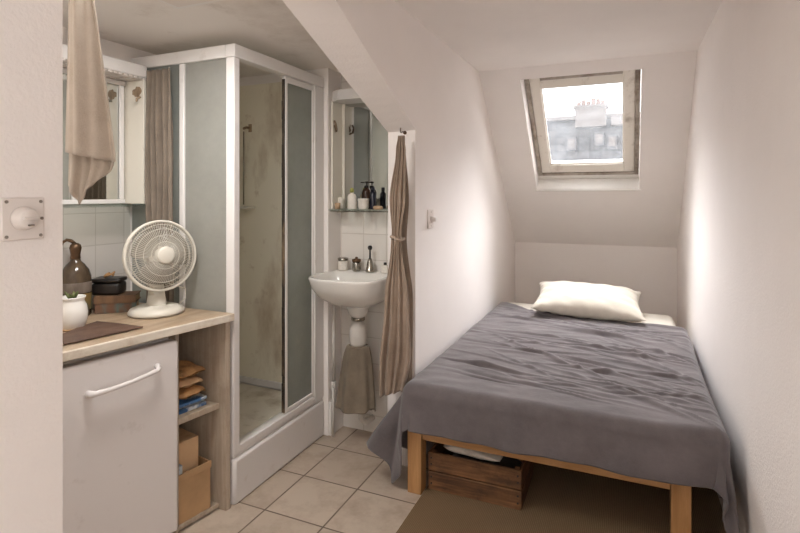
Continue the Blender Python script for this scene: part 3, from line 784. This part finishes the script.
# ------------------------------------------------------------------ shower cubicle
SX, SY0, SY1, SZ = -1.630, 1.862, 2.622, 2.112
PZ = .212
sh = thing('shower_cubicle', 'white-framed shower cubicle with frosted glass and stained inner walls', 'shower', (-1.95, 2.24, 0))
bm = B(); box(bm, XN+.003, SX, SY0, SY1+.008, 0, PZ)
mk('plinth', bm, M['tray'], sh, bev=.014)
mk('sill_step', bx(XN+.003, SX-.012, SY0+.004, SY1+.006, PZ+.0005, PZ+.018), M['tray'], sh, bev=.005)
bm = B(); box(bm, XN+.045, SX-.10, SY0+.05, SY1-.03, PZ+.0185, PZ+.022)
mk('tray_floor', bm, M['trayfloor'], sh)
FW = .052
mk('corner_post', bx(SX-FW, SX-.004, SY0, SY0+FW*.75, PZ+.019, SZ-.061), M['white'], sh, bev=.004)
mk('end_post', bx(SX-FW*.8, SX-.004, SY1-.087, SY1+.006, PZ+.019, SZ-.061), M['white'], sh, bev=.004)
mk('top_rail', bx(SX-FW, SX, SY0, SY1+.006, SZ-.060, SZ), M['white'], sh, bev=.004)
mk('side_top_rail', bx(XN+.003, SX-FW-.001, SY0, SY0+.035, SZ-.060, SZ), M['white'], sh, bev=.004)
mk('bottom_rail', bx(SX-.04, SX-.006, SY0+FW*.75+.001, SY1-.096, PZ+.019, PZ+.050), M['white'], sh, bev=.004)
mk('side_bottom_rail', bx(XN+.003, SX-FW-.001, SY0+.003, SY0+.030, PZ+.019, PZ+.055), M['white'], sh, bev=.004)
mk('middle_post', bx(-1.972, -1.942, SY0+.002, SY0+.032, PZ+.056, SZ-.061), M['white'], sh, bev=.004)
mk('side_glass', bx(-1.941, SX-FW-.001, SY0+.012, SY0+.018, PZ+.056, SZ-.061), M['frost'], sh)
mk('side_panel', bx(XN+.004, -1.973, SY0+.008, SY0+.022, PZ+.056, SZ-.061), M['frostd'], sh)
# sliding door half open (slid to the far end)
DY0, DY1 = 2.262, SY1-.088
dr = mk('sliding_door', (lambda b: (box(b, SX-.034, SX-.012, DY0, DY0+.022, PZ+.052, SZ-.063), box(b, SX-.034, SX-.012, DY1-.012, DY1, PZ+.052, SZ-.063),
      box(b, SX-.034, SX-.012, DY0+.022, DY1-.012, PZ+.052, PZ+.075), box(b, SX-.034, SX-.012, DY0+.022, DY1-.012, SZ-.095, SZ-.063), b)[-1])(B()), M['white'], sh, bev=.003)
mk('door_glass', bx(SX-.026, SX-.020, DY0+.022, DY1-.012, PZ+.075, SZ-.095), M['frostd'], dr)
bm = B(); rs = random.Random(2); z = PZ+.06
while z < SZ-.1:
    h = rs.uniform(.03, .16); w = rs.uniform(.001, .005); box(bm, SX-.033, SX-.014, DY0-w, DY0-.0005, z, min(z+h, SZ-.08)); z += h
mk('door_seal', bm, M['seal'], dr)
mk('inner_panel', bx(XN+.006, SX-.058, SY1-.012, SY1+.004, PZ+.023, SZ-.002), M['panel'], sh)
mk('inner_panel', bx(XN+.006, XN+.022, SY0+.04, SY1-.013, PZ+.023, SZ-.002), M['panel'], sh)
bm = B(); box(bm, XN+.023, SX-.06, SY1-.026, SY1-.0125, PZ+.0225, PZ+.065); box(bm, XN+.023, XN+.036, SY0+.05, SY1-.027, PZ+.0225, PZ+.065)
mk('tile_skirting', bm, M['tray'], sh, bev=.004)
mk('soap_shelf', bx(-2.272, -2.12, SY1-.12, SY1-.0135, 1.335, 1.350), M['cream'], sh, bev=.004)
bm = B()
tube(bm, [(-2.16, SY1-.014, 1.84), (-2.16, SY1-.05, 1.84), (-2.16, SY1-.075, 1.83)], .008, 8); box(bm, -2.172, -2.148, SY1-.016, SY1-.0125, 1.815, 1.865)
mk('rusty_bracket', bm, M['stain'], sh)
bm = B(); tube(bm, [(-2.205, SY1-.022, 1.36), (-2.205, SY1-.022, 1.82)], .004, 6); mk('riser_rail', bm, M['chrome'], sh, smooth=True)
bm = B()
for (x0, x1, z0, z1) in ((-2.235,-2.222,.95,1.32), (-2.15,-2.145,1.0,1.31), (-1.80,-1.79,.6,.85)):
    pass
bm.free()
# slim pipes by the partition
bm = B(); tube(bm, [(-1.585, 2.66, .30), (-1.585, 2.66, .77)], .011, 10); tube(bm, [(-1.574, 2.635, .0), (-1.574, 2.635, .29)], .008, 10)
lathe(bm, [(.015,.27), (.017,.275), (.017,.31), (.013,.315)], (-1.583, 2.655, 0), 12)
tag(mk('water_pipe', bm, M['pvc'], smooth=True), 'thin white pipe running up the wall beside the washbasin', 'pipe')

# curtain beside the cubicle
def curt(i, j):
    z = 2.028-(2.028-.90)*j
    x0, x1 = -2.150+.01*math.sin(j*2), -2.00+.02*min(1,j*2.5)
    x = x0+(x1-x0)*i
    amp = .006+.007*min(1, j*4)
    return Vector((x+.004*math.sin(j*9+i*7), SY0-.024-amp*1.5*math.sin(i*2*PI*4.5+.5*math.sin(j*3)+.9*math.sin(i*5))-.002*math.sin(i*43), z))
hang(curt, 'curtain', M['taupe'], 'taupe gathered curtain hanging from the shower rail behind the desk fan', 'curtain', 110, 60, .003)

# ------------------------------------------------------------------ mirror cabinet on the niche left wall
CBX = -2.158; CY1_, CY0_ = 1.838, 1.03
ca = thing('mirror_cabinet', 'white open mirror cabinet with fluted light box behind the beige towel', 'mirror cabinet', (XN, 1.45, 1.37))
mk('light_box', bx(XN+.003, CBX+.006, CY0_, CY1_, 1.992, 2.052), M['white'], ca, bev=.005)
bm = B()
for k in range(30): y = CY0_+.012+k*.0268; box(bm, XN+.02, CBX+.002, y, y+.016, 1.984, 1.9915)
mk('fluted_diffuser', bm, M['plastic'], ca)
mk('side_panel', bx(XN+.003, CBX, CY1_-.016, CY1_, 1.377, 1.983), M['cream'], ca, bev=.002)
mk('side_panel', bx(XN+.003, CBX, CY0_, CY0_+.016, 1.377, 1.983), M['cream'], ca, bev=.002)
mk('mirror', bx(XN+.003, XN+.009, CY0_+.017, CY1_-.017, 1.377, 1.983), M['mirror'], ca)
bm = B()
for y in (CY1_-.05, CY1_-.29, CY0_+.26, CY0_+.02): box(bm, XN+.010, XN+.022, y, y+.022, 1.40, 1.96)
box(bm, XN+.010, XN+.022, CY0_+.02, CY1_-.02, 1.378, 1.399); box(bm, XN+.010, XN+.022, CY0_+.02, CY1_-.02, 1.961, 1.982)
mk('mirror_frame', bm, M['white'], ca, bev=.002)
mk('glass_shelf', bx(XN+.003, CBX+.01, CY0_-.01, CY1_+.002, 1.366, 1.3755), M['clear'], ca)
bm = blob(Matrix.Translation((XN+.098, CY1_-.0165, 1.925)), .036, .030, 5); tube(bm, [(CBX-.02, CY1_-.018, 1.90), (CBX-.025, CY1_-.035, 1.89), (CBX-.02, CY1_-.04, 1.875)], .005, 6)
mk('rust_stain_bracket', bm, M['stain'], ca)
bm = B(); tube(bm, [(XN+.022, 1.66, 1.872), (XN+.05, 1.66, 1.872), (XN+.055, 1.70, 1.872)], .005, 6); tube(bm, [(XN+.05, 1.64, 1.868), (XN+.05, 1.72, 1.868)], .006, 8)
mk('wall_clip', bm, M['chrome'], ca, smooth=True)

# ------------------------------------------------------------------ mirror cabinet over the washbasin
KX0, KX1, KY = -1.600, XI-.004, 2.638
cs = thing('mirror_cabinet', 'white-topped mirror cabinet with a toiletry shelf above the washbasin', 'mirror cabinet', (-1.38, 2.775, 1.33))
def led(x): return KY+.0
bm = B()
prism(bm, [(KX0, YN1-.003, 1.975), (KX1, YN1-.003, 1.975), (KX1, KY-.015, 1.975), (KX0+.06, KY-.015, 1.975), (KX0, KY+.03, 1.975)],
      [(KX0, YN1-.003, 2.035), (KX1, YN1-.003, 2.035), (KX1, KY-.015, 2.035), (KX0+.06, KY-.015, 2.035), (KX0, KY+.03, 2.035)])
mk('light_box', bm, M['white'], cs, bev=.004)
mk('side_panel', bx(KX0, KX0+.014, KY+.012, YN1-.003, 1.338, 1.974), M['cream'], cs, bev=.002)
mk('mirror', bx(KX0+.015, KX1, YN1-.012, YN1-.003, 1.338, 1.974), M['mirror'], cs)
bm = B(); box(bm, KX0+.016, KX0+.034, YN1-.026, YN1-.0125, 1.338, 1.974); box(bm, -1.262, -1.248, YN1-.024, YN1-.0125, 1.338, 1.87)
mk('mirror_frame', bm, M['cream'], cs, bev=.002)
mk('lamp_holder', bx(-1.30, -1.225, YN1-.07, YN1-.0125, 1.845, 1.895), M['plastic'], cs, bev=.006)
mk('glass_shelf', bx(KX0, KX1, KY-.012, YN1-.003, 1.327, 1.3365), M['clear'], cs)
bm = B(); tube(bm, [(KX0+.006, KY, 1.326), (KX1-.01, KY-.004, 1.326)], .0045, 6); tube(bm, [(KX0+.05, YN1-.01, 1.318), (KX0+.05, KY, 1.322)], .004, 6)
mk('shelf_rail', bm, M['chrome'], cs)
bm = B(); tube(bm, [(KX0+.017, KY+.05, 1.80), (KX0+.03, KY+.03, 1.81), (KX0+.03, KY+.02, 1.84), (KX0+.02, KY+.02, 1.86)], .006, 6); [bm.faces.new([bm.verts.new((KX0+.0146, KY+.04+.018*math.cos(a)*q, 1.83+.045*math.sin(a)*q)) for a, q in [(2*PI*k/12, .7+.3*math.sin(k*2.3)) for k in range(12)]])]
mk('rusty_bracket', bm, M['stain'], cs)
ZS = 1.337
def spot(u, Y=2.70):
    s = (u-400)/518; t = Y/(.91706+.39875*s); return Vector(((-.39875+.91706*s)*t, Y, ZS))
p = spot(352, 2.69); o = thing('lotion_bottle', 'clear pale bottle with yellow-green cap on the mirror shelf', 'bottle', p)
mk('bottle_body', lathe(B(), [(0,0), (.026,0), (.028,.006), (.028,.072), (.022,.086), (.010,.092), (.010,.10), (0,.10)], p, 4*6, 1, .75), M['cotton'], o, smooth=True)
mk('cap', lathe(B(), [(.012,.098), (.012,.116), (.006,.126), (0,.126)], p, 16), M['lime'], o, smooth=True)
p = spot(366.5, 2.732); o = thing('pump_bottle', 'tall dark brown pump bottle at the back of the mirror shelf', 'bottle', p)
mk('bottle_body', lathe(B(), [(0,0), (.026,0), (.028,.006), (.028,.10), (.022,.115), (.011,.122), (.011,.128), (0,.128)], p, 24), M['amber'], o, smooth=True)
bm = lathe(B(), [(.013,.126), (.013,.138), (.004,.140), (.004,.155), (.012,.156), (.012,.163), (0,.165)], p, 16); tube(bm, [p+Vector((0,0,.159)), p+Vector((-.035,-.005,.157))], .004, 6)
mk('pump', bm, M['black'], o, smooth=True)
p = spot(373, 2.70); o = thing('dark_vial', 'slim navy bottle beside the pump bottle on the shelf', 'bottle', p)
mk('bottle_body', lathe(B(), [(0,0), (.017,0), (.018,.004), (.018,.09), (.012,.10), (.008,.105), (0,.105)], p, 20), M['navy'], o, smooth=True)
mk('cap', lathe(B(), [(.011,.104), (.011,.128), (0,.130)], p, 16), M['navy'], o, smooth=True)
p = spot(363.5, 2.665); tag(mk('white_tub', lathe(B(), [(0,0), (.026,0), (.030,.01), (.031,.05), (.033,.052), (.033,.062), (0,.064)], p, 24), M['cotton'], smooth=True), 'small round white tub in front of the pump bottle', 'tub')
p = spot(378, 2.675); tag(mk('soap_bar', lathe(B(), [(0,0), (.024,0), (.030,.006), (.030,.014), (.024,.020), (0,.022)], p, 24, 1, .7), M['soap'], smooth=True), 'tan soap bar lying at the right of the mirror shelf', 'soap')
p = spot(334, 2.665); p.x = -1.562
tag(mk('small_cup', lathe(B(), [(0,0), (.014,0), (.018,.035), (.017,.037), (.012,.006), (0,.006)], p, 20), M['soap'], smooth=True), 'small tan cup at the left end of the mirror shelf', 'cup')
p = spot(341, 2.725); tag(mk('pale_bottle', lathe(B(), [(0,0), (.016,0), (.018,.004), (.018,.06), (.010,.07), (0,.072)], p, 20), M['cream'], smooth=True), 'pale rounded bottle in the left corner of the mirror shelf', 'bottle')

# ------------------------------------------------------------------ washbasin
ZB = .968
cxb, cyb, hw = -1.408, 2.575, .218
YBK = YN1-.004
def outl(w, yf, yb, n=56, ex=3.4):
    cy = (yf+yb)/2; hd_ = (yb-yf)/2; out = []
    for k in range(n):
        a = 2*PI*k/n; ca, sa = math.cos(a), math.sin(a)
        e = ex if sa < 0 else 7
        r = (abs(ca)**e+abs(sa)**e)**(-1/e)
        out.append((cxb+w*r*ca, cy+hd_*r*sa))
    return out
lv = [(.02, 2.60, 2.70, .790), (.085, 2.545, 2.735, .793), (.140, 2.485, 2.765, .812), (.183, 2.425, YBK, .850), (.209, 2.380, YBK, .905), (hw, 2.362, YBK, .955), (hw, 2.360, YBK, .964), (hw-.004, 2.364, YBK-.002, ZB), (hw-.016, 2.377, YBK-.012, ZB)]
li = [(hw-.024, 2.385, 2.682, ZB-.006), (hw-.035, 2.418, 2.672, ZB-.04), (hw-.06, 2.445, 2.655, ZB-.085), (hw-.11, 2.49, 2.63, ZB-.115), (.02, 2.55, 2.58, ZB-.125)]
bm = B(); rings = []
for (w, yf, yb, z) in lv+li: rings.append([bm.verts.new((x, y, z)) for x, y in outl(w, yf, yb)])
for A, D in zip(rings, rings[1:]):
    n = len(A)
    for k in range(n): bm.faces.new((A[k], A[(k+1) % n], D[(k+1) % n], D[k]))
bm.faces.new(rings[0]); bm.faces.new(rings[-1])
sk = thing('washbasin', 'white ceramic wall-hung washbasin with exposed trap', 'washbasin', (cxb, 2.6, 0.0))
mk('basin', bm, M['ceramic'], sk, smooth=True)
pc = Vector((cxb+.002, 2.63, 0))
mk('outlet_neck', lathe(B(), [(.075,.792), (.064,.770), (.056,.745), (.042,.728), (.036,.722), (0,.722)], pc, 32), M['ceramic'], sk, smooth=True)
mk('clamp_ring', lathe(B(), [(0,.721), (.038,.721), (.040,.716), (.040,.704), (.034,.700), (0,.700)], pc, 28), M['chrome'], sk, smooth=True)
mk('trap_bottle', lathe(B(), [(0,.699), (.030,.699), (.034,.69), (.045,.672), (.050,.655), (.050,.585), (.046,.575), (.046,.56), (0,.56)], pc, 32), M['pvc'], sk, smooth=True)
bm = B(); tube(bm, [pc+Vector((.02,0,.56)), pc+Vector((.02,.0,.14)), pc+Vector((.02,.05,.10)), pc+Vector((.02,.144,.09))], .018, 12)
mk('waste_pipe', bm, M['pvc'], sk, smooth=True)
mk('plug', lathe(B(), [(0,0), (.018,0), (.014,.006), (0,.008)], (cxb+.0, 2.565, ZB-.124), 16), M['chrome'], sk)
# cloth hung from the trap
def rag(i, j):
    z = .562-(.562-.19+.02*math.sin(i*5))*j
    a = i*2*PI; f = j**.55
    rx = .050+.056*f**.6+.010*j+.009*math.sin(a*7+1)*f; ry = .050+.024*f+.012*math.sin(a*6)*f
    return Vector((pc.x-.012*j+rx*math.cos(a), pc.y-.010*j+ry*math.sin(a)*.9, z+.012*math.sin(a*2+1)*j))
hang(rag, 'hanging_cloth', M['rag'], 'olive beige cloth hung around the pipe under the washbasin', 'cloth', 90, 40, .003)
bm = B(); tube(bm, [pc+Vector((.0555*math.cos(a), .0535*math.sin(a), .553+.004*math.sin(3*a))) for a in [2*PI*k/40 for k in range(40)]], .004, 6, True)
tag(mk('cloth_tie', bm, M['rag'], smooth=True), 'cord tying the olive beige cloth around the basin trap', 'cord')
# things on the basin deck
def deck(u, Y=2.725):
    p = spot(u, Y); p.z = ZB+.0006; return p
p = deck(342.5); p.x += .004; o = thing('glass_jar', 'squat clear jar with pale contents, leftmost on the washbasin', 'jar', p)
mk('jar_body', lathe(B(), [(0,0), (.028,0), (.030,.005), (.030,.05), (.026,.058), (0,.058)], p, 24), M['cotton'], o, smooth=True)
mk('lid', lathe(B(), [(0,.0585), (.031,.0585), (.032,.062), (.032,.072), (.02,.076), (0,.076)], p, 24), M['chrome'], o, smooth=True)
p = deck(356.5); o = thing('metal_jar', 'tarnished metal-lidded jar in the middle of the basin ledge', 'jar', p)
mk('jar_body', lathe(B(), [(0,0), (.024,0), (.026,.005), (.026,.046), (.022,.055), (0,.055)], p, 24), M['chrome'], o, smooth=True)
mk('lid', lathe(B(), [(0,.0555), (.027,.0555), (.028,.060), (.026,.070), (.008,.074), (.008,.082), (0,.085)], p, 24), M['bronze'], o, smooth=True)
p = deck(370, 2.72); o = thing('soap_dispenser', 'conical steel dispenser with tall ball-topped stem on the basin', 'dispenser', p)
mk('dispenser_body', lathe(B(), [(0,0), (.026,0), (.027,.008), (.024,.012), (.016,.06), (.010,.078), (0,.08)], p, 24), M['chrome'], o, smooth=True)
mk('stem', lathe(B(), [(.005,.078), (.005,.128), (.011,.132), (.014,.142), (.011,.152), (0,.156)], p, 16), M['black'], o, smooth=True)
p = deck(385.5, 2.72); o = thing('small_carton', 'small white carton with dark top at the right of the basin ledge', 'carton', p)
mk('carton_body', bx(p.x-.022, p.x+.018, p.y-.015, p.y+.015, p.z, p.z+.045), M['cotton'], o, bev=.002)
mk('cap', lathe(B(), [(0,.046), (.009,.046), (.009,.060), (0,.061)], p-Vector((.002,0,0)), 14), M['black'], o)

# ------------------------------------------------------------------ tied curtain on the jamb
def prof(v, tab):
    for (v0, a), (v1, b) in zip(tab, tab[1:]):
        if v <= v1: f = (v-v0)/(v1-v0); f = f*f*(3-2*f); return a+(b-a)*f
    return tab[-1][1]
def drape(tabL, tabR, nf, T, ph, amp=.012, vt=136, vb=396):
    kk = T/518
    Pj = at(400, T, 0)
    Ec = Vector((.985, .17, 0)); Nc = Vector((.17, -.985, 0))
    def f(i, j):
        v = vt+(vb(i)-vt)*j if callable(vb) else vt+(vb-vt)*j
        L, Rr = prof(v, tabL), prof(v, tabR); u = L+(Rr-L)*i
        w = (Rr-L)/30
        d = amp*min(1.0, w)*math.sin(i*2*PI*nf+ph+j*1.2)+.004*math.sin(i*37+j*5)+.014
        return Pj+Ec*((u-400)*kk*1.06)+Nc*d+Vector((0,0,1.42-(v-195)*kk))
    return f
cu = thing('tied_curtain', 'brown linen curtain tied in the middle, hooked to the alcove jamb', 'curtain', (-1.08, 2.44, .4))
mk('curtain_cloth', surf(B(), drape([(136,399),(150,397),(200,391),(232,393),(245,392),(300,386),(370,381),(400,381)], [(136,404),(150,406),(200,406),(232,402),(245,403),(300,409),(350,411),(400,404)], 3.3, 2.62, 0, .013, 136, lambda i: 398-9*i), 100, 90), M['brownc'], cu, smooth=True, solid=.003)
mk('rear_fold', surf(B(), drape([(136,402),(200,403),(238,400),(300,404),(400,400)], [(136,405),(200,409),(238,407),(300,413),(400,412)], 1.5, 2.655, 1, .006, 136, 385), 40, 80), M['brownc'], cu, smooth=True, solid=.003)
kk = 2.62/518; pj = at(397.5, 2.60, 1.42-(238-195)*kk)
bm = B(); tube(bm, [pj+Vector((.034*math.cos(a), .024*math.sin(a)-.0, .004*math.sin(2*a)-.006*math.cos(a))) for a in [2*PI*k/36 for k in range(36)]], .007, 8, True)
tube(bm, [pj+Vector((.0,-.03,0)), pj+Vector((.006,-.04,-.02)), pj+Vector((-.002,-.038,-.05))], .005, 6)
mk('tie_band', bm, M['brownc'], cu, smooth=True)
hk = at(400.5, 2.66, 0); hk.y = YJ
bm = B(); z = 1.42-(131-195)*2.64/518
tube(bm, [(hk.x, YJ, z), (hk.x, YJ-.03, z+.002), (hk.x, YJ-.055, z-.006), (hk.x, YJ-.062, z+.006), (hk.x, YJ-.058, z+.018)], .003, 8)
lathe(bm, [(0,0), (.010,0), (.010,.003), (0,.004)], seg=14, mat=Matrix.Translation((hk.x, YJ, z)) @ Matrix.Rotation(PI/2, 4, 'X'))
tag(mk('curtain_hook', bm, M['bronze'], smooth=True), 'small bronze hook on the jamb above the tied curtain', 'hook')

# ------------------------------------------------------------------ switches
def xwall(y, z): return Matrix.Translation((XL, y, z)) @ Matrix.Rotation(PI/2, 4, 'Y')
sw = thing('rotary_switch', 'square white wall plate with round rotary knob on near wall', 'switch', (XL, .586, 1.377))
h = .0385
mk('plate', bx(XL, XL+.006, .586-.037, .586+.037, 1.377-h, 1.377+h), M['plastic'], sw, bev=.003)
mk('knob', lathe(B(), [(.021,.006), (.021,.011), (.019,.013), (.0175,.024), (.015,.027), (0,.028)], seg=32, mat=xwall(.584, 1.378)), M['plastic'], sw, smooth=True)
bm = B(); box(bm, XL+.027, XL+.033, .584-.013, .584+.013, 1.376, 1.381, None); mk('knob_grip', bm, M['plastic'], sw, bev=.002)
mk('knob_mark', bx(XL+.0275, XL+.0300, .584-.004, .584+.006, 1.3645, 1.3675), M['screw'], sw)
for dy, dz in ((-.029, -.031), (-.029, .031), (.029, -.031), (.029, .031), (.031, 0)):
    mk('screw', lathe(B(), [(.003,.006), (.003,.0075), (0,.008)], seg=10, mat=xwall(.586+dy, 1.377+dz)), M['screw'], sw)
s2 = thing('light_switch', 'small white light switch on the alcove wall beside the curtain', 'switch', (XL, 2.715, 1.287))
mk('plate', bx(XL, XL+.008, 2.715-.043, 2.715+.043, 1.287-.052, 1.287+.052), M['plastic'], s2, bev=.003)
mk('toggle', lathe(B(), [(.018,.008), (.018,.014), (.012,.022), (.012,.032), (0,.034)], seg=24, mat=xwall(2.722, 1.283)), M['plastic'], s2, smooth=True)
for z in (1.325, 1.248):
    mk('screw', lathe(B(), [(.003,.008), (.003,.010), (0,.011)], seg=10, mat=xwall(2.715, z)), M['screw'], s2)

# ------------------------------------------------------------------ light
w = bpy.data.worlds.new('overcast'); sc.world = w; w.use_nodes = True
bg = w.node_tree.nodes['Background']; bg.inputs[0].default_value = (1, .985, .975, 1); bg.inputs[1].default_value = 3.0
def area(name, loc, rot, sx, sy, power, col=(1,1,1)):
    l = bpy.data.lights.new(name, 'AREA'); l.shape = 'RECTANGLE'; l.size = sx; l.size_y = sy; l.energy = power; l.color = col
    o = bpy.data.objects.new(name, l); C.objects.link(o); o.location = loc; o.rotation_euler = rot; return o
sun = bpy.data.lights.new('soft_sky_sun', 'SUN'); sun.energy = 42; sun.angle = math.radians(75); sun.color = (1, .985, .97)
so = bpy.data.objects.new('soft_sky_sun', sun); C.objects.link(so)
so.rotation_euler = Vector((-.02, .60, .80)).to_track_quat('Z', 'Y').to_euler()
area('rear_fill_light', (-.29, YR-.02, 1.5), (math.radians(90), 0, 0), 1.0, 1.1, .8, (1, .975, .95))  # added fill standing in the invented rear window
area('side_fill_light', (XR+.02, -.75, 1.5), (math.radians(90), 0, math.radians(90)), .95, 1.1, .8, (1, .975, .95))  # added fill standing in the invented side window
area('niche_fill_light', (-1.42, 1.22, ZN-.034), (0, 0, 0), .30, .52, 15.5, (1, .975, .95))  # added fill to brighten fridge and niche, kept above the frame
cl = thing('added_fill_panel', 'added flat white panel for the fill light, unseen above the worktop', 'lamp', (-1.42, 1.22, ZN-.03))  # unseen fitting added to house the niche fill light
mk('fill_housing', bx(-1.60, -1.24, .93, 1.51, ZN-.026, ZN-.001), M['white'], cl, bev=.004)
mk('fill_diffuser', bx(-1.57, -1.27, .96, 1.48, ZN-.032, ZN-.0265), M['plastic'], cl, bev=.002)

# ------------------------------------------------------------------ camera
cam = bpy.data.cameras.new('camera'); co = bpy.data.objects.new('camera', cam); C.objects.link(co)
co.location = (0, 0, 1.42); co.rotation_euler = (PI/2, 0, math.radians(23.5))
cam.sensor_width = 36; cam.lens = 518/800*36; cam.shift_y = -(266.5-195)/800; cam.clip_start = .05
sc.camera = co
sc.view_settings.view_transform = 'Standard'; sc.view_settings.look = 'None'; sc.view_settings.gamma = 1
sc.view_settings.use_curve_mapping = False
sc.view_settings.exposure = 0.22
sc.cycles.use_denoising = True
sc.cycles.max_bounces = 12; sc.cycles.diffuse_bounces = 8; sc.cycles.transparent_max_bounces = 16
sc.cycles.sample_clamp_indirect = 4
